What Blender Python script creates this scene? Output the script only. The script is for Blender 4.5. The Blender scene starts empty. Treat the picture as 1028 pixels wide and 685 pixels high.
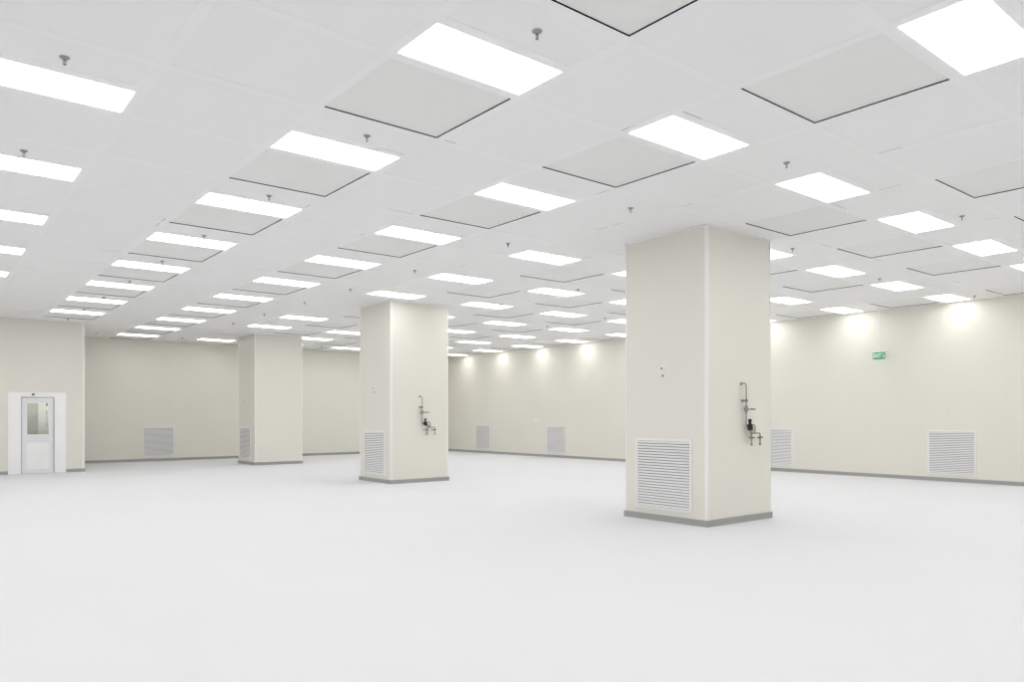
import bpy, bmesh, math, random
from mathutils import Vector, Matrix
random.seed(7)
sc = bpy.context.scene
C = sc.collection
PI = math.pi

# ------------------------------------------------------------------ materials
def new_mat(name):
    m = bpy.data.materials.new(name); m.use_nodes = True
    return m, m.node_tree.nodes, m.node_tree.links, m.node_tree.nodes['Principled BSDF']

def mat(name, col, rough=0.5, metal=0.0, var=0.02, scale=3.0, bump=0.0, spec=0.5, coat=0.0, coat_rough=0.1):
    """flat colour with a slight procedural noise variation"""
    m, N, L, b = new_mat(name)
    tc = N.new('ShaderNodeTexCoord'); nz = N.new('ShaderNodeTexNoise')
    nz.inputs['Scale'].default_value = scale; nz.inputs['Detail'].default_value = 3
    L.new(tc.outputs['Object'], nz.inputs['Vector'])
    rp = N.new('ShaderNodeValToRGB')
    rp.color_ramp.elements[0].position = 0.3; rp.color_ramp.elements[1].position = 0.7
    rp.color_ramp.elements[0].color = tuple(c * (1 - var) for c in col) + (1,)
    rp.color_ramp.elements[1].color = tuple(min(1, c * (1 + var)) for c in col) + (1,)
    L.new(nz.outputs['Fac'], rp.inputs['Fac']); L.new(rp.outputs['Color'], b.inputs['Base Color'])
    b.inputs['Roughness'].default_value = rough; b.inputs['Metallic'].default_value = metal
    b.inputs['Specular IOR Level'].default_value = spec
    b.inputs['Coat Weight'].default_value = coat; b.inputs['Coat Roughness'].default_value = coat_rough
    if bump:
        bp = N.new('ShaderNodeBump'); bp.inputs['Strength'].default_value = bump; bp.inputs['Distance'].default_value = 0.002
        n2 = N.new('ShaderNodeTexNoise'); n2.inputs['Scale'].default_value = 60
        L.new(tc.outputs['Object'], n2.inputs['Vector'])
        L.new(n2.outputs['Fac'], bp.inputs['Height']); L.new(bp.outputs['Normal'], b.inputs['Normal'])
    return m

def wall_mat(name, col, axis, rough=0.40, pitch=1.18, off=0.0):
    """cream enamelled sandwich panels with hair-thin vertical joints every `pitch` metres"""
    m, N, L, b = new_mat(name)
    tc = N.new('ShaderNodeTexCoord'); sp = N.new('ShaderNodeSeparateXYZ')
    L.new(tc.outputs['Object'], sp.inputs[0])
    a = N.new('ShaderNodeMath'); a.operation = 'ADD'; a.inputs[1].default_value = off + 50 * pitch
    L.new(sp.outputs[axis], a.inputs[0])
    d = N.new('ShaderNodeMath'); d.operation = 'DIVIDE'; d.inputs[1].default_value = pitch; L.new(a.outputs[0], d.inputs[0])
    f = N.new('ShaderNodeMath'); f.operation = 'FRACT'; L.new(d.outputs[0], f.inputs[0])
    s = N.new('ShaderNodeMath'); s.operation = 'LESS_THAN'; s.inputs[1].default_value = 0.006; L.new(f.outputs[0], s.inputs[0])
    nz = N.new('ShaderNodeTexNoise'); nz.inputs['Scale'].default_value = 0.7; L.new(tc.outputs['Object'], nz.inputs['Vector'])
    rp = N.new('ShaderNodeValToRGB'); rp.color_ramp.elements[0].position = .3; rp.color_ramp.elements[1].position = .7
    rp.color_ramp.elements[0].color = tuple(c * .99 for c in col) + (1,); rp.color_ramp.elements[1].color = tuple(min(1, c * 1.01) for c in col) + (1,)
    L.new(nz.outputs['Fac'], rp.inputs['Fac'])
    mx = N.new('ShaderNodeMixRGB'); mx.inputs['Color2'].default_value = tuple(c * .95 for c in col) + (1,)
    L.new(s.outputs[0], mx.inputs['Fac']); L.new(rp.outputs['Color'], mx.inputs['Color1'])
    L.new(mx.outputs[0], b.inputs['Base Color'])
    b.inputs['Roughness'].default_value = rough
    b.inputs['Specular IOR Level'].default_value = 0.5
    return m

CREAM = (0.828, 0.812, 0.735)
M = {}
M['cream_y'] = wall_mat('cream_panel_along_y', CREAM, 1)
M['cream_x'] = wall_mat('cream_panel_along_x', CREAM, 0)
M['column'] = mat('cream_column_panel', CREAM, 0.42, var=0.008, scale=0.8)
M['floor'] = mat('pale_grey_epoxy', (0.760, 0.763, 0.782), 0.6, var=0.008, scale=0.5, spec=0.0)
M['tile'] = mat('white_ceiling_panel', (0.962, 0.962, 0.966), 0.5, var=0.003, scale=1.0, spec=0.55)
M['bar'] = mat('white_ceiling_bar', (0.985, 0.985, 0.985), 0.5, var=0.003, spec=0.55)
M['plenum'] = mat('dark_plenum', (0.03, 0.03, 0.03), 0.9)
M['filter'] = mat('filter_face', (0.915, 0.915, 0.90), 0.6, var=0.006, scale=6, spec=0.3)
M['gasket'] = mat('black_gasket', (0.012, 0.012, 0.012), 0.8, spec=0.1)
M['trim_white'] = mat('white_aluminium_trim', (0.95, 0.95, 0.95), 0.3, var=0.003)
M['base'] = mat('grey_vinyl_base', (0.38, 0.382, 0.38), 0.5, var=0.03)
M['grille'] = mat('white_powder_coat', (0.93, 0.93, 0.93), 0.4, var=0.005)
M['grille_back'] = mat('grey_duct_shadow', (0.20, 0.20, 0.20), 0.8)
M['steel'] = mat('stainless_steel', (0.36, 0.35, 0.32), 0.30, metal=1.0, var=0.05, scale=20)
M['dark_steel'] = mat('dull_steel', (0.22, 0.22, 0.21), 0.4, metal=0.8, var=0.05, scale=20)
M['black'] = mat('black_plastic', (0.012, 0.012, 0.012), 0.4)
M['sprinkler'] = mat('sprinkler_chrome', (0.32, 0.32, 0.32), 0.35, metal=0.7, var=0.05, scale=30)
M['esc'] = mat('sprinkler_escutcheon', (0.34, 0.34, 0.34), 0.4, metal=0.4)
M['door'] = mat('pale_grey_door', (0.85, 0.855, 0.87), 0.4, var=0.005)
M['surround'] = mat('white_door_surround', (0.98, 0.98, 0.985), 0.45, var=0.005)
M['frame_grey'] = mat('grey_door_frame', (0.50, 0.50, 0.52), 0.4)
M['kick'] = mat('door_kick_panel', (0.93, 0.93, 0.935), 0.45)
M['green'] = mat('exit_green', (0.02, 0.42, 0.20), 0.4)
M['white_letter'] = mat('white_letter', (0.9, 1.0, 0.93), 0.4)
M['lobby'] = mat('lobby_wall_shaded', (0.62, 0.63, 0.57), 0.6)  # beige lobby wall, its shade put into this darker colour
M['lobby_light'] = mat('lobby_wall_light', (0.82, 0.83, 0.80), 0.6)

m, N, L, b = new_mat('light_diffuser')
LIGHT = 6.1
b.inputs['Base Color'].default_value = (0.9, 0.9, 0.9, 1)
b.inputs['Emission Color'].default_value = (1.0, 0.997, 0.985, 1)
b.inputs['Emission Strength'].default_value = LIGHT
M['diffuser'] = m
m, N, L, b = new_mat('exit_face_lit')
b.inputs['Base Color'].default_value = (0.012, 0.32, 0.155, 1)
b.inputs['Emission Color'].default_value = (0.02, 0.5, 0.25, 1); b.inputs['Emission Strength'].default_value = 0.10
M['exit_face'] = m
m, N, L, b = new_mat('clear_glass')
b.inputs['Base Color'].default_value = (0.95, 0.97, 0.96, 1); b.inputs['Roughness'].default_value = 0.02
b.inputs['Transmission Weight'].default_value = 1.0; b.inputs['IOR'].default_value = 1.45
M['glass'] = m

# ------------------------------------------------------------------ mesh helpers
def bm_new(): return bmesh.new()

def box(bm, x0, x1, y0, y1, z0, z1, bev=0.0, mi=0):
    r = bmesh.ops.create_cube(bm, size=1.0)
    for v in r['verts']:
        v.co = Vector(((x0 + x1) / 2 + v.co.x * (x1 - x0), (y0 + y1) / 2 + v.co.y * (y1 - y0), (z0 + z1) / 2 + v.co.z * (z1 - z0)))
    fs = set(f for v in r['verts'] for f in v.link_faces)
    for f in fs: f.material_index = mi
    if bev:
        es = list(set(e for v in r['verts'] for e in v.link_edges))
        bmesh.ops.bevel(bm, geom=es, offset=bev, segments=2, affect='EDGES', profile=0.5)
    return bm

def quad(bm, pts, mi=0):
    f = bm.faces.new([bm.verts.new(p) for p in pts]); f.material_index = mi
    return f

def lathe(bm, prof, centre=(0, 0, 0), axis='z', seg=20):
    """prof: list of (r, h)"""
    rings = []
    for r, h in prof:
        ring = []
        for i in range(seg):
            a = 2 * PI * i / seg
            p = (r * math.cos(a), r * math.sin(a), h)
            if axis == 'x': p = (h, p[0], p[1])
            if axis == 'y': p = (p[0], h, p[1])
            ring.append(bm.verts.new(Vector(p) + Vector(centre)))
        rings.append(ring)
    for a, b2 in zip(rings, rings[1:]):
        for i in range(seg):
            bm.faces.new((a[i], a[(i + 1) % seg], b2[(i + 1) % seg], b2[i]))
    bm.faces.new(rings[0]); bm.faces.new(rings[-1])
    return bm

def tube(bm, pts, r, seg=12):
    """round bar through the points"""
    pts = [Vector(p) for p in pts]; rings = []
    for i, p in enumerate(pts):
        d = (pts[min(i + 1, len(pts) - 1)] - pts[max(i - 1, 0)]).normalized()
        up = Vector((0, 0, 1)) if abs(d.z) < 0.9 else Vector((1, 0, 0))
        s = d.cross(up).normalized(); t = s.cross(d)
        rings.append([bm.verts.new(p + s * r * math.cos(2 * PI * k / seg) + t * r * math.sin(2 * PI * k / seg)) for k in range(seg)])
    for a, b2 in zip(rings, rings[1:]):
        for k in range(seg): bm.faces.new((a[k], a[(k + 1) % seg], b2[(k + 1) % seg], b2[k]))
    bm.faces.new(rings[0]); bm.faces.new(rings[-1])
    return bm

def obj(name, bm, m, parent=None, smooth=False, label=None):
    bmesh.ops.recalc_face_normals(bm, faces=bm.faces[:])
    me = bpy.data.meshes.new(name); bm.to_mesh(me); bm.free()
    for x in (m if isinstance(m, (list, tuple)) else [m]): me.materials.append(x)
    if smooth:
        for p in me.polygons: p.use_smooth = True
        me.set_sharp_from_angle(angle=math.radians(40))
    o = bpy.data.objects.new(name, me); C.objects.link(o); o.parent = parent
    if label: o['label'] = label
    return o

def thing(name, label, cat, loc=(0, 0, 0), rotz=0.0, group=None):
    o = bpy.data.objects.new(name, None); C.objects.link(o)
    o.empty_display_size = 0.1
    o.location = loc; o.rotation_euler = (0, 0, rotz); o['label'] = label; o['category'] = cat
    if group: o['group'] = group
    return o

def struct(name, bm, m, parent=None, label=None):
    o = obj(name, bm, m, parent, label=label)
    if parent is None: o['kind'] = 'structure'
    return o

def dup(root, loc, rotz, label, group=None):
    r = root.copy(); C.objects.link(r); r.location = loc; r.rotation_euler = (0, 0, rotz); r['label'] = label
    if group: r['group'] = group
    def rec(src, dst):
        for ch in list(src.children):
            c = ch.copy(); C.objects.link(c); c.parent = dst
            rec(ch, c)
    rec(root, r)
    return r

# ------------------------------------------------------------------ the room
# x runs to the right-hand wall, y runs down the hall, the camera stands over the origin
ZC = 4.106
XR, YB = 18.60, 27.55            # right wall, back wall
YD, XD = 23.50, 3.80             # face and outer corner of the block that holds the door
XL, YF = -5.20, -7.00            # walls behind the camera
UP, VP = 2.3997, 2.42833
U0, V0 = 4.16043, 2.72688
LU, FU0, FU1, WV = 0.51765, 0.61731, 1.72948, 1.1264
COLS = [(8.42, 6.226, 1.55, 1.49), (8.385, 14.686, 1.55, 1.49), (8.40, 23.12, 1.55, 1.49)]   # x0, y0, dx, dy

bm = bm_new(); box(bm, XL - .3, XR + .3, YF - .3, YB + .3, -0.15, 0.0); struct('floor', bm, M['floor'])
bm = bm_new(); box(bm, XR, XR + .2, YF - .2, YB + .2, 0, ZC + .3); struct('wall_right', bm, M['cream_y'])
bm = bm_new(); box(bm, XD - .1, XR, YB, YB + .2, 0, ZC + .3); struct('wall_back', bm, M['cream_x'])
bm = bm_new(); box(bm, XL - .2, XL, YF - .2, YD, 0, ZC + .3); struct('wall_left', bm, M['cream_y'])
bm = bm_new(); box(bm, XL - .2, XR, YF - .2, YF, 0, ZC + .3); struct('wall_front', bm, M['cream_x'])
# block with the door: wall with an opening, plus its return side
DX0, DX1, DZ = 2.33, 3.09, 2.045
bm = bm_new()
box(bm, XL - .2, DX0, YD, YD + .12, 0, ZC + .3)
box(bm, DX1, XD, YD, YD + .12, 0, ZC + .3)
box(bm, DX0, DX1, YD, YD + .12, DZ, ZC + .3)
box(bm, XD - .12, XD, YD + .12, YB, 0, ZC + .3)
struct('wall_entrance', bm, M['cream_x'])
# little lobby seen through the door's window
bm = bm_new()
box(bm, 1.5, 2.86, 24.75, 24.8, 0, 2.8, mi=0)
box(bm, 2.80, 2.86, 24.8, 26.2, 0, 2.8, mi=0)
box(bm, 1.45, 1.5, YD + .12, 24.8, 0, 2.8, mi=0)
box(bm, 2.80, 3.68, 26.2, 26.25, 0, 2.8, mi=1)
box(bm, 3.62, 3.68, YD + .12, 26.2, 0, 2.8, mi=1)
box(bm, 1.45, 3.68, YD + .12, 26.25, 2.8, 2.84, mi=1)
struct('wall_lobby', bm, [M['lobby'], M['lobby_light']])

# baseboards
BH, BT = 0.088, 0.012
def baseboard(name, *bx):
    bm = bm_new()
    for b_ in bx: box(bm, *b_, 0, BH, bev=0.003)
    struct(name, bm, M['base'])
baseboard('baseboard_right', (XR - BT, XR, YF, YB))
baseboard('baseboard_back', (XD, XR - BT, YB - BT, YB))
baseboard('baseboard_entrance', (XL, 2.04, YD - BT, YD), (3.36, XD + BT, YD - BT, YD), (XD, XD + BT, YD, YB - BT))
baseboard('baseboard_left', (XL, XL + BT, YF, YD - BT))
baseboard('baseboard_front', (XL + BT, XR - BT, YF, YF + BT))

# ------------------------------------------------------------------ ceiling: lattice of cells
def strip_x(k): return V0 + VP * k
NMIN, NMAX = -4, 9
LIGHT_K = range(-3, 7)
FILT_K = [0, 1, 2.5, 3.5, 4.5, 6]

def hits_column(x0, x1, y0, y1):
    for cx, cy, dx, dy in COLS:
        if x1 > cx and x0 < cx + dx and y1 > cy and y0 < cy + dy: return True
    return False
def in_room(x0, x1, y0, y1):
    if x0 < XL or x1 > XR or y0 < YF or y1 > YB: return False
    if y1 > YD - .02 and x0 < XD + .02: return False
    return not hits_column(x0, x1, y0, y1)

lights, filters = {}, {}
for k in LIGHT_K:
    for n in range(NMIN, NMAX + 1):
        x0 = strip_x(k); y0 = U0 + UP * n
        if in_room(x0, x0 + WV, y0, y0 + LU): lights.setdefault(k, []).append((x0, y0))
for k in FILT_K:
    for n in range(-2, NMAX + 1):
        x0 = strip_x(k); y0 = U0 + UP * n + FU0
        if in_room(x0, x0 + WV, y0, y0 + FU1 - FU0): filters.setdefault(k, []).append((x0, y0))
occ = set()
for k in lights:
    for x0, y0 in lights[k]: occ.add((round(x0, 3), round(y0, 3)))
for k in filters:
    for x0, y0 in filters[k]: occ.add((round(x0, 3), round(y0, 3)))

rnd = random.Random(3)
bm = bm_new()
zt = ZC + 0.0016
E_ = 0.012
def tile(x0, x1, y0, y1):
    x0 = max(x0, XL); x1 = min(x1, XR); y0 = max(y0, YF); y1 = min(y1, YB)
    if x1 - x0 < .02 or y1 - y0 < .02: return
    g = 0.0055
    side = rnd.random()
    if side < 0.30 and x1 - x0 > .9:          # a sliver of the plenum shows along part of the far edge
        a = rnd.choice([0, 1]); l = rnd.uniform(.12, .4)
        s0, s1 = (x0, x0 + l) if a == 0 else (x1 - l, x1)
        quad(bm, [(x0 - E_, y0 - E_, zt), (x1 + E_, y0 - E_, zt), (x1 + E_, y1 - g, zt), (x0 - E_, y1 - g, zt)])
        if a == 0: quad(bm, [(s1, y1 - g, zt), (x1 + E_, y1 - g, zt), (x1 + E_, y1 + E_, zt), (s1, y1 + E_, zt)])
        else: quad(bm, [(x0 - E_, y1 - g, zt), (s0, y1 - g, zt), (s0, y1 + E_, zt), (x0 - E_, y1 + E_, zt)])
    elif side < 0.5 and y1 - y0 > .3:
        a = rnd.choice([0, 1]); l = rnd.uniform(.10, .28)
        quad(bm, [(x0 - E_, y0 - E_, zt), (x1 - g, y0 - E_, zt), (x1 - g, y1 + E_, zt), (x0 - E_, y1 + E_, zt)])
        if a == 0: quad(bm, [(x1 - g, y0 + l, zt), (x1 + E_, y0 + l, zt), (x1 + E_, y1 + E_, zt), (x1 - g, y1 + E_, zt)])
        else: quad(bm, [(x1 - g, y0 - E_, zt), (x1 + E_, y0 - E_, zt), (x1 + E_, y1 - l, zt), (x1 - g, y1 - l, zt)])
    else:
        quad(bm, [(x0 - E_, y0 - E_, zt), (x1 + E_, y0 - E_, zt), (x1 + E_, y1 + E_, zt), (x0 - E_, y1 + E_, zt)])
HALF = VP / 2
xcells, ycells = [], []
j = -7
while True:
    x0 = V0 + HALF * j
    if x0 > XR: break
    xcells.append((j, x0, x0 + WV)); j += 1
for j, x0, x1 in xcells:
    k = j / 2
    for n in range(NMIN - 1, NMAX + 2):
        y = U0 + UP * n
        isrow = (j % 2 == 0)
        cells = [(y + FU0, y + FU1)]
        if isrow: cells += [(y, y + LU), (y + 1.829, y + 2.30)]
        else: cells += [(y + 1.829, y + UP + LU)]
        for y0, y1 in cells:
            if (round(x0, 3), round(y0, 3)) in occ: continue
            tile(x0, x1, y0, y1)
box(bm, XL - .3, XR + .3, YF - .3, YB + .3, ZC + .14, ZC + .3, mi=1)
struct('ceiling', bm, [M['tile'], M['plenum']])
# the flush bars between the panels
bm = bm_new()
j0 = xcells[0][0]
edges = [XL] + [v for _, a, b_ in xcells for v in (a, b_)] + [XR]
xs = []
prev = XL
for _, a, b_ in xcells:
    if a > prev: xs.append((prev, a))
    prev = b_
if prev < XR: xs.append((prev, XR))
for a, b_ in xs:
    if a < XD < b_ or b_ <= XD: pass
    box(bm, a, b_, YF, YB, ZC, ZC + .0015)
for jj, a, b_ in xcells:
    isrow = (jj % 2 == 0)
    for n in range(NMIN - 1, NMAX + 2):
        y = U0 + UP * n
        bars = [(y + LU, y + FU0), (y + FU1, y + 1.829)]
        if isrow: bars.append((y + 2.30, y + UP))
        for y0, y1 in bars:
            y0 = max(y0, YF); y1 = min(y1, YB)
            if y1 - y0 > .01: box(bm, a, min(b_, XR), y0, y1, ZC, ZC + .0015)
struct('trim_1', bm, M['bar'], label='white ceiling grid')
# white corner trim on the block with the door, and in the back corner
bm = bm_new()
box(bm, XD - .04, XD + .008, YD - .008, YD + .04, BH, ZC, bev=.006)
struct('trim_2', bm, M['trim_white'])

# ------------------------------------------------------------------ what the camera sees (only to say "nearest in its row" correctly)
F_PX, ANG, SHY = 751.69, 0.67922, 76.09
def project(x, y, z):
    zz = math.cos(ANG) * y + math.sin(ANG) * x
    xx = -math.sin(ANG) * y + math.cos(ANG) * x
    if zz < .1: return None
    return 514 + F_PX * xx / zz, 342.5 + SHY - F_PX * (z - 1.5) / zz
def visible(x, y, z):
    p = project(x, y, z)
    if p is None or not (4 < p[0] < 1026 and 3 < p[1] < 684): return False
    for cx, cy, dx, dy in COLS:
        t0, t1 = 0.0, 0.999
        ok = True
        for d, lo, hi in ((x, cx, cx + dx), (y, cy, cy + dy)):
            if abs(d) < 1e-9:
                if not (lo < 0 < hi): ok = False
                continue
            a, b_ = lo / d, hi / d
            if a > b_: a, b_ = b_, a
            t0 = max(t0, a); t1 = min(t1, b_)
        if ok and t0 < t1: return False
    if y > YD and x < XD: return False
    if y > YD and x / y * YD < XD: return False
    return True
def seen(x0, y0, w, d, z=ZC):
    c = 0
    for i in range(5):
        for j_ in range(5):
            c += visible(x0 + w * (i + .5) / 5, y0 + d * (j_ + .5) / 5, z)
    return c >= 2
ORD = ['', 'second ', 'third ', 'fourth ', 'fifth ', 'sixth ', 'seventh ', 'eighth ', 'ninth ', 'tenth ', 'eleventh ']

# ------------------------------------------------------------------ ceiling lights
def make_light():
    t = thing('ceiling_light', 'x', 'ceiling light')
    bm = bm_new()
    fw, z0, z1 = 0.003, 0.0, 0.02
    box(bm, 0, WV, 0, fw, z0, z1); box(bm, 0, WV, LU - fw, LU, z0, z1)
    box(bm, 0, fw, fw, LU - fw, z0, z1); box(bm, WV - fw, WV, fw, LU - fw, z0, z1)
    obj('light_frame', bm, M['trim_white'], t)
    bm = bm_new()
    # shallow opal pan standing a little proud of the ceiling
    q_, d_ = .002, -.0025
    lo = [bm.verts.new(p) for p in ((fw, fw, .002), (WV - fw, fw, .002), (WV - fw, LU - fw, .002), (fw, LU - fw, .002))]
    hi = [bm.verts.new(p) for p in ((fw + q_, fw + q_, d_), (WV - fw - q_, fw + q_, d_), (WV - fw - q_, LU - fw - q_, d_), (fw + q_, LU - fw - q_, d_))]
    bm.faces.new(hi)
    for a in range(4): bm.faces.new((lo[a], lo[(a + 1) % 4], hi[(a + 1) % 4], hi[a]))
    box(bm, fw, WV - fw, fw, LU - fw, .02, .06, mi=1)
    obj('diffuser', bm, [M['diffuser'], M['bar']], t, label='glowing white diffuser')
    return t
proto_light = make_light(); first = True
ROWN = {-1: 'leftmost row of lights', 0: 'second row of lights from the left', 1: 'third row of lights from the left',
        2: 'fourth row of lights from the left', 3: 'fifth row of lights from the left', 4: 'third last row of lights on the right',
        5: 'second last row of lights on the right', 6: 'row of lights along the right wall'}
for k in sorted(lights):
    i = 0
    for x0, y0 in lights[k]:
        s = seen(x0, y0, WV, LU)
        if s:
            lab = 'glowing white ceiling light, %snearest in the %s' % (ORD[i], ROWN[k]); i += 1; g = 'rectangular ceiling lights'
        elif y0 < 6: lab = 'glowing white ceiling light beyond the edge of the picture'; g = 'ceiling lights out of the picture'
        else: lab = 'unseen ceiling light added to brighten the lobby behind the door'; g = 'hidden ceiling lights'
        if first:
            proto_light.location = (x0, y0, ZC); proto_light['label'] = lab; proto_light['group'] = g; first = False
        else: dup(proto_light, (x0, y0, ZC), 0, lab, g)
dup(proto_light, (2.0, 24.1, 2.77), 0, 'unseen ceiling light added to brighten the lobby behind the door', 'hidden ceiling lights')  # added panel, out of sight, lights the lobby behind the window

dup(proto_light, (3.52, 24.95, 2.77), PI / 2, 'unseen ceiling light added to brighten the lobby behind the door', 'hidden ceiling lights')  # second added panel, brightens the far right part of the lobby

# ------------------------------------------------------------------ filter panels
def make_filter():
    t = thing('filter_panel', 'x', 'ceiling panel')
    W, D, g, z0 = WV, FU1 - FU0, 0.006, 0.010
    bm = bm_new()
    box(bm, g, W - g, g, D - g, z0, z0 + .02)
    obj('filter_face', bm, M['filter'], t)
    bm = bm_new()
    zt_ = 0.034
    e = .004
    box(bm, -e, 0, -e, D + e, 0.0017, zt_); box(bm, W, W + e, -e, D + e, 0.0017, zt_)
    box(bm, 0, W, -e, 0, 0.0017, zt_); box(bm, 0, W, D, D + e, 0.0017, zt_)
    box(bm, 0, W, 0, D, zt_, .1395)
    obj('gasket', bm, M['gasket'], t, label='black gasket around the edge')
    return t
proto_f = make_filter(); first = True
FROW = {0: 'leftmost row of grey panels', 1: 'second row of grey panels from the left', 2.5: 'third row of grey panels from the left',
        3.5: 'fourth row of grey panels from the left', 4.5: 'second last row of grey panels on the right', 6: 'row of grey panels along the right wall'}
for k in FILT_K:
    i = 0
    for x0, y0 in filters[k]:
        s = seen(x0, y0, WV, FU1 - FU0)
        if s: lab = 'grey ceiling panel, %snearest in the %s' % (ORD[i], FROW[k]); i += 1; g = 'grey filter panels in the ceiling'
        elif y0 < 6: lab = 'pale grey ceiling panel beyond the edge of the picture'; g = 'filter panels out of the picture'
        else: lab = 'pale grey ceiling panel hidden behind a column'; g = 'hidden filter panels'
        if len(lab.split()) > 16: lab = lab.replace('pale grey square', 'grey square')
        if first:
            proto_f.location = (x0, y0, ZC); proto_f['label'] = lab; proto_f['group'] = g; first = False
        else: dup(proto_f, (x0, y0, ZC), 0, lab, g)

# ------------------------------------------------------------------ sprinklers
def make_sprinkler():
    t = thing('sprinkler', 'x', 'sprinkler')
    bm = bm_new(); lathe(bm, [(.034, 0), (.034, -.003), (.029, -.008), (.016, -.017), (.011, -.018)], seg=24)
    obj('escutcheon', bm, M['esc'], t, smooth=True)
    bm = bm_new(); lathe(bm, [(.010, -.016), (.010, -.026), (.0075, -.028)], seg=12)
    obj('nozzle', bm, M['sprinkler'], t, smooth=True)
    bm = bm_new()
    for s in (-1, 1): tube(bm, [(s * .009, 0, -.026), (s * .012, 0, -.036), (s * .009, 0, -.046), (0, 0, -.052)], .0022, 8)
    tube(bm, [(0, 0, -.028), (0, 0, -.050)], .003, 8)
    obj('frame_arms', bm, M['sprinkler'], t, smooth=True)
    bm = bm_new(); lathe(bm, [(.003, -.050), (.012, -.053), (.012, -.055), (.003, -.056)], seg=16)
    obj('deflector', bm, M['sprinkler'], t, smooth=True)
    return t
SPR = [('leftmost row of sprinklers', .865, [6.22, 8.66]),
       ('second row of sprinklers from the left', 3.29, [3.80, 6.21, 8.62, 11.10, 13.36, 15.70, 18.14, 20.45, 22.80]),
       ('third row of sprinklers from the left', 7.00, [4.18, 6.31, 8.76, 11.42, 13.90, 16.16, 18.63, 20.96, 25.88]),
       ('fourth row of sprinklers from the left', 10.65, [3.87, 6.27, 11.04, 13.57, 20.70, 25.87]),
       ('second last row of sprinklers on the right', 14.3, [6.63, 13.80, 16.10]),
       ('row of sprinklers beside the right wall', 17.92, [6.28, 18.15])]
proto_s = None
def put_sprinkler(x, y, lab, g='ceiling sprinklers'):
    global proto_s
    if proto_s is None:
        proto_s = make_sprinkler(); proto_s.location = (x, y, ZC); proto_s['label'] = lab; proto_s['group'] = g
    else: dup(proto_s, (x, y, ZC), 0, lab, g)
for nm, x, ys in SPR:
    for i, y in enumerate(ys):
        xx = x
        if y == 25.87: xx = 11.85
        if y == 20.70: xx = 10.58
        put_sprinkler(xx + .022, y + .028, 'small metal ceiling sprinkler, %snearest in the %s' % (ORD[i], nm))
put_sprinkler(4.53, 25.97, 'small metal ceiling sprinkler close to the corner of the door wall')

# ------------------------------------------------------------------ columns
CN = ['nearest', 'middle', 'farthest']
def make_column(dx, dy):
    t = thing('column', 'x', 'column')
    bm = bm_new(); box(bm, .006, dx - .006, .006, dy - .006, 0.0, ZC - .001); obj('column_body', bm, M['column'], t)
    bm = bm_new()
    T = .013
    box(bm, -T, dx + T, -T, 0.006, 0, BH, bev=.003); box(bm, -T, dx + T, dy - .006, dy + T, 0, BH, bev=.003)
    box(bm, -T, 0.006, 0.006, dy - .006, 0, BH); box(bm, dx - .006, dx + T, 0.006, dy - .006, 0, BH)
    obj('baseboard', bm, M['base'], t, label='grey baseboard')
    for (cx, sx) in ((0, 1), (dx, -1)):
        for (cy, sy) in ((0, 1), (dy, -1)):
            # quarter-round aluminium corner profile
            R = .030; W = .034
            pts = [(cx + sx * W, cy + sy * .006), (cx + sx * W, cy)]
            for q in range(7):
                a = PI / 2 * q / 6
                pts.append((cx + sx * (R - R * math.sin(a)), cy + sy * (R - R * math.cos(a))))
            pts += [(cx, cy + sy * W), (cx + sx * .006, cy + sy * W), (cx + sx * .008, cy + sy * .008)]
            bm = bm_new()
            lo = [bm.verts.new((p[0], p[1], BH)) for p in pts]; hi = [bm.verts.new((p[0], p[1], ZC - .001)) for p in pts]
            for i in range(len(pts)):
                bm.faces.new((lo[i], lo[(i + 1) % len(pts)], hi[(i + 1) % len(pts)], hi[i]))
            bm.faces.new(lo); bm.faces.new(hi)
            obj('corner_trim', bm, M['trim_white'], t, smooth=True, label='white corner strip')
    bm = bm_new(); q = .012; z0, z1 = ZC - .018, ZC - .001
    box(bm, -.004, dx + .004, -.004, .006, z0, z1); box(bm, -.004, dx + .004, dy - .006, dy + .004, z0, z1)
    box(bm, -.004, .006, .006, dy - .006, z0, z1); box(bm, dx - .006, dx + .004, .006, dy - .006, z0, z1)
    obj('top_trim', bm, M['bar'], t, label='thin white strip at the ceiling')
    return t
col0 = make_column(1.55, 1.49)
CL = ['cream square column nearest the camera, with grey base and white corner strips',
      'cream square column in the middle of the picture, second nearest',
      'cream square column farthest back, between the back wall and the middle column']
for i, (cx, cy, dx, dy) in enumerate(COLS):
    if i == 0: col0.location = (cx, cy, 0); col0['label'] = CL[0]; col0['group'] = 'columns'
    else: dup(col0, (cx, cy, 0), 0, CL[i], 'columns')

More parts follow.
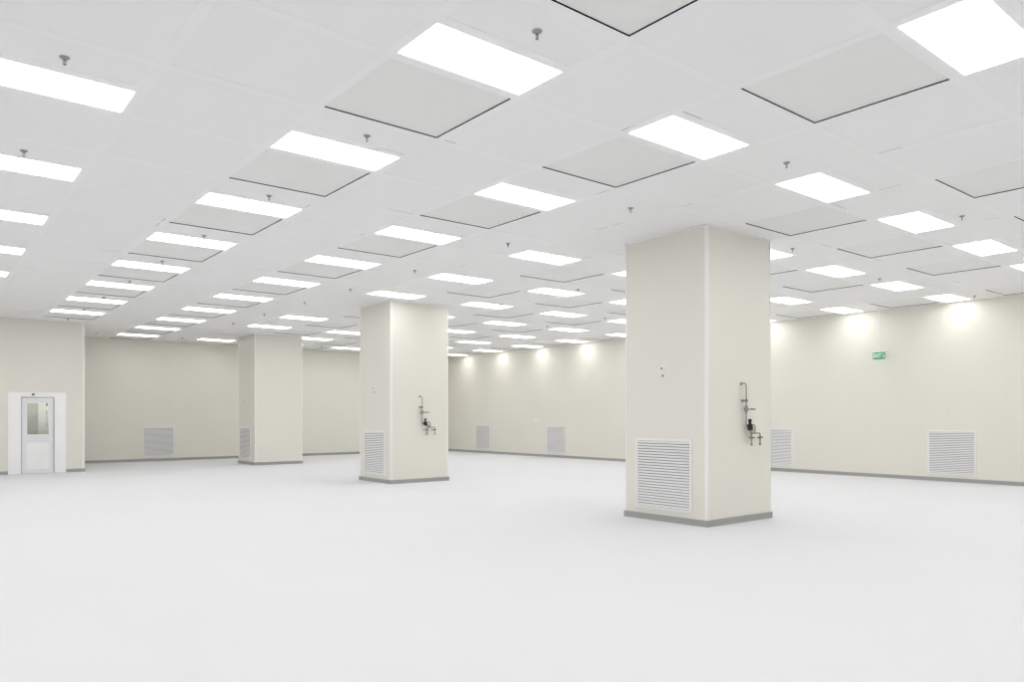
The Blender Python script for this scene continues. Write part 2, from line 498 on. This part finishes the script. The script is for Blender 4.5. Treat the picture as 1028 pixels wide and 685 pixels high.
# ------------------------------------------------------------------ louvred return-air grilles
def make_grille():
    """faces -y, origin at the bottom centre on the wall plane"""
    t = thing('vent_grille', 'x', 'vent grille')
    w, h, fr, dp = 0.955, 0.955, 0.030, 0.022
    bm = bm_new()
    for b_ in ((-w / 2 - fr, w / 2 + fr, -dp, -.0005, -fr, 0), (-w / 2 - fr, w / 2 + fr, -dp, -.0005, h, h + fr),
               (-w / 2 - fr, -w / 2, -dp, -.0005, 0, h), (w / 2, w / 2 + fr, -dp, -.0005, 0, h)):
        box(bm, *b_, bev=.003)
    obj('grille_frame', bm, M['grille'], t)
    bm = bm_new(); n = 24; p = h / n
    for i in range(n):
        z = p * (i + .5)
        a = [(-.0035, z + p * .36), (-.0195, z - p * .30)]
        th = .0012
        for x0, x1 in ((-w / 2, w / 2),):
            v = [bm.verts.new((x, a[q][0] , a[q][1] + s * th)) for x in (x0, x1) for q in (0, 1) for s in (-1, 1)]
            bm.faces.new((v[0], v[2], v[6], v[4])); bm.faces.new((v[1], v[3], v[7], v[5]))
            bm.faces.new((v[2], v[3], v[7], v[6])); bm.faces.new((v[0], v[1], v[5], v[4]))
            bm.faces.new((v[0], v[1], v[3], v[2])); bm.faces.new((v[4], v[5], v[7], v[6]))
    obj('louvre_blades', bm, M['grille'], t, label='white horizontal louvre blades')
    bm = bm_new(); box(bm, -w / 2, w / 2, -.0018, -.0006, 0, h)  # dark sheet stands in for the shade inside the duct
    obj('grille_back', bm, M['grille_back'], t, label='dark grey sheet for the shade behind the louvres')
    return t
g0 = make_grille()
GR = [((8.42, 6.985, .195), -PI / 2, 'white louvred vent grille low on the nearest column'),
      ((8.385, 15.45, .195), -PI / 2, 'white louvred vent grille low on the middle column'),
      ((8.40, 24.0, .195), -PI / 2, 'white louvred vent grille low on the farthest column'),
      ((XR, 7.015, .19), -PI / 2, 'white louvred vent grille at the right end of the right wall'),
      ((XR, 11.475, .19), -PI / 2, 'white vent grille on right wall, partly hidden behind the nearest column'),
      ((XR, 20.46, .19), -PI / 2, 'white vent grille on right wall, just left of the nearest column'),
      ((XR, 24.955, .19), -PI / 2, 'white vent grille on right wall, just right of the middle column'),
      ((6.69, YB, .19), 0.0, 'white louvred vent grille on the back wall, left of the farthest column')]
for i, (loc, rz, lab) in enumerate(GR):
    if rz: off = Vector((-.0005 + (.006 if i < 3 else 0), 0, 0))
    else: off = Vector((0, -.0005, 0))
    loc = tuple(Vector(loc) + off)
    if i == 0: g0.location = loc; g0.rotation_euler = (0, 0, rz); g0['label'] = lab; g0['group'] = 'wall vent grilles'
    else: dup(g0, loc, rz, lab, 'wall vent grilles')

# ------------------------------------------------------------------ round sensor on each column
def make_sensor():
    t = thing('wall_sensor', 'x', 'wall sensor')          # faces -y
    bm = bm_new(); lathe(bm, [(.050, 0), (.050, -.008), (.043, -.014), (.020, -.015)], axis='y', seg=24); obj('sensor_cover', bm, M['grille'], t, smooth=True)
    bm = bm_new(); lathe(bm, [(.017, -.015), (.017, -.024), (.012, -.026)], axis='y', seg=16); obj('sensor_eye', bm, M['dark_steel'], t, smooth=True, label='dark round centre')
    bm = bm_new(); lathe(bm, [(.016, 0), (.016, -.006), (.010, -.010)], centre=(0.006, 0, -.105), axis='y', seg=16); obj('sensor_port', bm, M['dark_steel'], t, smooth=True, label='small dark port below')
    return t
s0 = make_sensor()
SE = [((8.4255, 7.00, 2.19), 'small round white sensor with dark centre on the nearest column'),
      ((8.3905, 15.47, 2.17), 'small round white sensor on the middle column above its vent grille'),
      ((8.4055, 24.08, 2.13), 'small round sensor on the farthest column above its vent grille')]
for i, (loc, lab) in enumerate(SE):
    if i == 0: s0.location = loc; s0.rotation_euler = (0, 0, -PI / 2); s0['label'] = lab; s0['group'] = 'column sensors'
    else: dup(s0, loc, -PI / 2, lab, 'column sensors')

# ------------------------------------------------------------------ stainless pipework on the front of two columns
def make_pipes():
    """on a wall facing -y; origin on the wall, z=0 at floor; local x to the right"""
    t = thing('valve_manifold', 'x', 'pipework')
    Y = -.065; r = .0095
    bm = bm_new()
    tube(bm, [(-.03, 0, 1.965), (-.03, -.035, 1.975), (-.015, Y, 1.968), (0, Y, 1.94), (.004, Y, 1.90), (.004, Y, 1.40), (.004, Y, 1.36), (.03, Y, 1.335), (.06, Y, 1.33)], r)
    lathe(bm, [(.024, -.0005), (.024, -.006), (.014, -.010)], centre=(-.03, 0, 1.965), axis='y', seg=16)
    obj('riser_pipe', bm, M['steel'], t, smooth=True)
    for z in (1.725,):
        bm = bm_new(); box(bm, -.010, .020, Y, -.0005, z - .012, z + .012, bev=.003); box(bm, -.03, .03, -.005, -.0005, z - .018, z + .018, bev=.002)
        obj('pipe_bracket', bm, M['steel'], t)
    bm = bm_new(); tube(bm, [(-.085, Y, 1.725), (0, Y, 1.725)], .010); tube(bm, [(-.012, Y, 1.725), (.016, Y, 1.725)], .020)
    obj('side_stub', bm, M['dark_steel'], t, smooth=True)
    # main ball valve with lever
    bm = bm_new(); lathe(bm, [(.014, -.05), (.022, -.045), (.022, -.025), (.030, -.018), (.030, .018), (.022, .025), (.022, .045), (.014, .05)], centre=(.004, Y, 1.605), seg=16)
    tube(bm, [(-.04, Y, 1.61), (.05, Y, 1.605)], .016)
    v = obj('valve', bm, M['steel'], t, smooth=True)
    bm = bm_new(); tube(bm, [(.035, Y - .03, 1.603), (.07, Y - .035, 1.605)], .008); box(bm, .06, .17, Y - .043, Y - .031, 1.594, 1.616, bev=.004)
    obj('valve_lever', bm, M['dark_steel'], v, smooth=True)
    # black regulator
    bm = bm_new(); lathe(bm, [(.016, .12), (.024, .115), (.027, .09), (.019, .075), (.021, .055), (.036, .045), (.042, .015), (.042, -.015), (.030, -.04), (.018, -.045)], centre=(.085, Y - .005, 1.345), seg=20)
    tube(bm, [(.04, Y - .01, 1.330), (.135, Y - .01, 1.330)], .019)
    obj('regulator', bm, M['black'], t, smooth=True, label='black regulator knob')
    # run down to two taps
    bm = bm_new()
    tube(bm, [(.15, Y, 1.375), (.19, Y, 1.385), (.215, Y, 1.365), (.22, Y, 1.33), (.22, Y, 1.27)], r)
    tube(bm, [(.135, Y, 1.20), (.135, Y, 1.29), (.145, Y, 1.30), (.22, Y, 1.30)], r)
    tube(bm, [(.18, Y, 1.262), (.33, Y, 1.262), (.345, Y, 1.25), (.345, Y, 1.20)], r)
    tube(bm, [(.10, Y, 1.30), (.19, Y, 1.30)], .014)
    obj('branch_pipe', bm, M['steel'], t, smooth=True)
    for x in (.135, .345):
        bm = bm_new(); tube(bm, [(x, Y, 1.23), (x, Y, 1.10)], r); lathe(bm, [(.012, -.026), (.016, -.022), (.016, .022), (.012, .026)], centre=(x, Y, 1.20), seg=14)
        lathe(bm, [(.016, 0), (.016, .03)], centre=(x, Y, 1.085), seg=12)
        tp = obj('tap', bm, M['steel'], t, smooth=True)
        bm = bm_new(); tube(bm, [(x, Y - .03, 1.20), (x, Y - .005, 1.20)], .007); box(bm, x - .12, x + .012, Y - .042, Y - .031, 1.190, 1.210, bev=.004)
        obj('tap_lever', bm, M['dark_steel'], tp, smooth=True)
    bm = bm_new(); box(bm, .21, .23, Y, -.0005, 1.252, 1.272, bev=.003); box(bm, .20, .24, -.005, -.0005, 1.24, 1.285, bev=.002)
    obj('pipe_bracket', bm, M['steel'], t)
    return t
p0 = make_pipes()
p0.location = (9.24, 6.226 + .0055, 0); p0['label'] = 'stainless pipes and valves with black knob on the nearest column'; p0['group'] = 'pipework on columns'
dup(p0, (9.165, 14.686 + .0055, 0), 0, 'stainless pipes and valves with black knob on the middle column', 'pipework on columns')

# ------------------------------------------------------------------ exit sign hanging by the right wall
t = thing('exit_sign', 'small green EXIT sign hanging on a thin white rod by the right wall', 'exit sign', (18.3, 8.52, 0), -PI / 2)
bm = bm_new(); tube(bm, [(0, 0, ZC - .001), (0, 0, 3.085)], .0085); lathe(bm, [(.03, 0), (.03, -.012), (.012, -.02)], centre=(0, 0, ZC - .001), seg=16)
obj('hanging_rod', bm, M['grille'], t, smooth=True)
bm = bm_new(); box(bm, -.148, .148, -.018, .018, 3.055, 3.09, bev=.005); obj('sign_housing', bm, M['grille'], t)
bm = bm_new(); box(bm, -.143, .143, -.008, .008, 2.885, 3.056, bev=.002); pn = obj('sign_panel', bm, M['exit_face'], t, label='green panel')
def text_mesh(s, size, loc, parent):
    cu = bpy.data.curves.new('sign_text', 'FONT'); cu.body = s; cu.size = size; cu.extrude = .0006; cu.align_x = 'CENTER'; cu.align_y = 'CENTER'
    cu.offset = .005
    o = bpy.data.objects.new('tmp', cu); C.objects.link(o)
    bpy.context.view_layer.update()
    me = bpy.data.meshes.new_from_object(o.evaluated_get(bpy.context.evaluated_depsgraph_get()))
    bpy.data.objects.remove(o); bpy.data.curves.remove(cu)
    me.materials.clear(); me.materials.append(M['white_letter'])
    r = bpy.data.objects.new('lettering', me); C.objects.link(r); r.parent = parent
    r.location = loc; r.rotation_euler = (PI / 2, 0, 0); r.scale = (.70, 1, 1)
    r['label'] = 'white letters EXIT'
    return r
text_mesh('EXIT', .140, (-.030, -.0095, 2.970), pn)
bm = bm_new()
box(bm, .100, .116, -.0095, -.0078, 2.955, 3.035)
f = [(.082, 2.960), (.108, 2.905), (.134, 2.960)]
lo = [bm.verts.new((a, -.0078, b_)) for a, b_ in f]; hi = [bm.verts.new((a, -.0095, b_)) for a, b_ in f]
bm.faces.new(lo); bm.faces.new(hi)
for i in range(3): bm.faces.new((lo[i], lo[(i + 1) % 3], hi[(i + 1) % 3], hi[i]))
obj('arrow', bm, M['white_letter'], pn, label='white arrow')

# ------------------------------------------------------------------ small socket on the right wall
t = thing('wall_socket', 'tiny white socket box on the right wall between two vent grilles', 'socket', (XR - .0005, 21.59, 1.38), -PI / 2)
bm = bm_new(); box(bm, -.07, .07, -.028, 0, -.035, .035, bev=.004); bx_ = obj('socket_box', bm, M['grille'], t)
bm = bm_new(); box(bm, -.05, -.01, -.031, -.0282, -.02, .02, bev=.001); box(bm, .01, .05, -.031, -.0282, -.02, .02, bev=.001); obj('socket_insert', bm, M['trim_white'], t)

# ------------------------------------------------------------------ door
d = bpy.data.objects.new('door_1', None); C.objects.link(d); d.location = (DX0, YD, 0); d['kind'] = 'structure'
W = DX1 - DX0
bm = bm_new()
box(bm, 2.04 - DX0, 0.0, -.012, -.0005, 0, 2.165, bev=.002); box(bm, W, 3.36 - DX0, -.012, -.0005, 0, 2.165, bev=.002)
box(bm, 0.0, W, -.012, -.0005, DZ, 2.165)
obj('door_surround', bm, M['surround'], d, label='white panel around the door')
bm = bm_new(); ft = .022
box(bm, 0, ft, -.018, .09, 0, DZ, bev=.002); box(bm, W - ft, W, -.018, .09, 0, DZ, bev=.002); box(bm, ft, W - ft, -.018, .09, DZ - ft, DZ, bev=.002)
obj('door_frame', bm, M['frame_grey'], d, label='grey door frame')
bm = bm_new(); a0, a1 = ft + .003, W - ft - .003; wx0, wx1, wz0, wz1 = 2.46 - DX0, 2.96 - DX0, 1.04, 1.88
box(bm, a0, wx0, 0, .04, .008, DZ - ft - .003); box(bm, wx1, a1, 0, .04, .008, DZ - ft - .003)
box(bm, wx0, wx1, 0, .04, .008, wz0); box(bm, wx0, wx1, 0, .04, wz1, DZ - ft - .003)
leaf = obj('door_leaf', bm, M['door'], d)
bm = bm_new(); fb = .016
box(bm, wx0 - fb, wx0, -.006, 0, wz0 - fb, wz1 + fb); box(bm, wx1, wx1 + fb, -.006, 0, wz0 - fb, wz1 + fb)
box(bm, wx0, wx1, -.006, 0, wz0 - fb, wz0); box(bm, wx0, wx1, -.006, 0, wz1, wz1 + fb)
obj('window_bead', bm, M['surround'], leaf)
bm = bm_new(); box(bm, wx0, wx1, .017, .023, wz0, wz1); obj('window_pane', bm, M['glass'], leaf, label='clear window pane')
bm = bm_new(); box(bm, 2.45 - DX0, 2.97 - DX0, -.004, -.0003, .12, .82, bev=.0015); obj('kick_panel', bm, M['kick'], leaf)
bm = bm_new(); hx = 2.90 - DX0
tube(bm, [(hx + .01, -.0, 1.64), (hx + .01, -.045, 1.64), (hx + .01, -.05, 1.60), (hx + .01, -.05, 1.33), (hx + .01, -.045, 1.29), (hx + .01, 0, 1.29)], .007)
for z in (1.64, 1.29): box(bm, hx - .004, hx + .024, -.008, .016, z - .04, z + .04, bev=.002)
obj('pull_handle', bm, M['frame_grey'], leaf, smooth=True, label='grey pull handle')
bm = bm_new(); box(bm, hx - .002, hx + .026, -.02, .016, 1.80, 1.875, bev=.004); obj('door_latch', bm, M['black'], leaf, label='small black latch')
for z in (1.75, 1.0, .25):
    bm = bm_new(); tube(bm, [(W - ft, -.022, z - .05), (W - ft, -.022, z + .05)], .008); obj('hinge', bm, M['frame_grey'], d, smooth=True)
bm = bm_new(); box(bm, 2.60 - DX0 - .03, 2.60 - DX0 + .03, -.03, -.012, 2.085, 2.125, bev=.004); obj('indicator_lamp', bm, M['black'], d, label='small dark lamp above the door')
bm = bm_new(); box(bm, 2.68 - DX0, 2.86 - DX0, -.018, -.012, 2.09, 2.115, bev=.002); obj('number_plate', bm, M['trim_white'], d)

# ------------------------------------------------------------------ world, camera, view
w = bpy.data.worlds.new('world'); sc.world = w; w.use_nodes = True
w.node_tree.nodes['Background'].inputs['Color'].default_value = (0.6, 0.65, 0.7, 1)
w.node_tree.nodes['Background'].inputs['Strength'].default_value = 0.05
cam = bpy.data.cameras.new('camera'); co = bpy.data.objects.new('camera', cam); C.objects.link(co); sc.camera = co
cam.sensor_width = 36.0; cam.lens = F_PX / 1028 * 36.0
cam.shift_y = SHY / 1028; cam.clip_start = .05; cam.clip_end = 200
co.location = (0, 0, 1.5)
co.rotation_euler = (Matrix.Rotation(-ANG, 3, 'Z') @ Matrix.Rotation(PI / 2, 3, 'X') @ Matrix.Rotation(-0.00101, 3, 'Z')).to_euler()
sc.view_settings.view_transform = 'Standard'; sc.view_settings.look = 'None'
sc.view_settings.gamma = 1.0; sc.view_settings.use_curve_mapping = False
sc.view_settings.exposure = 0.0
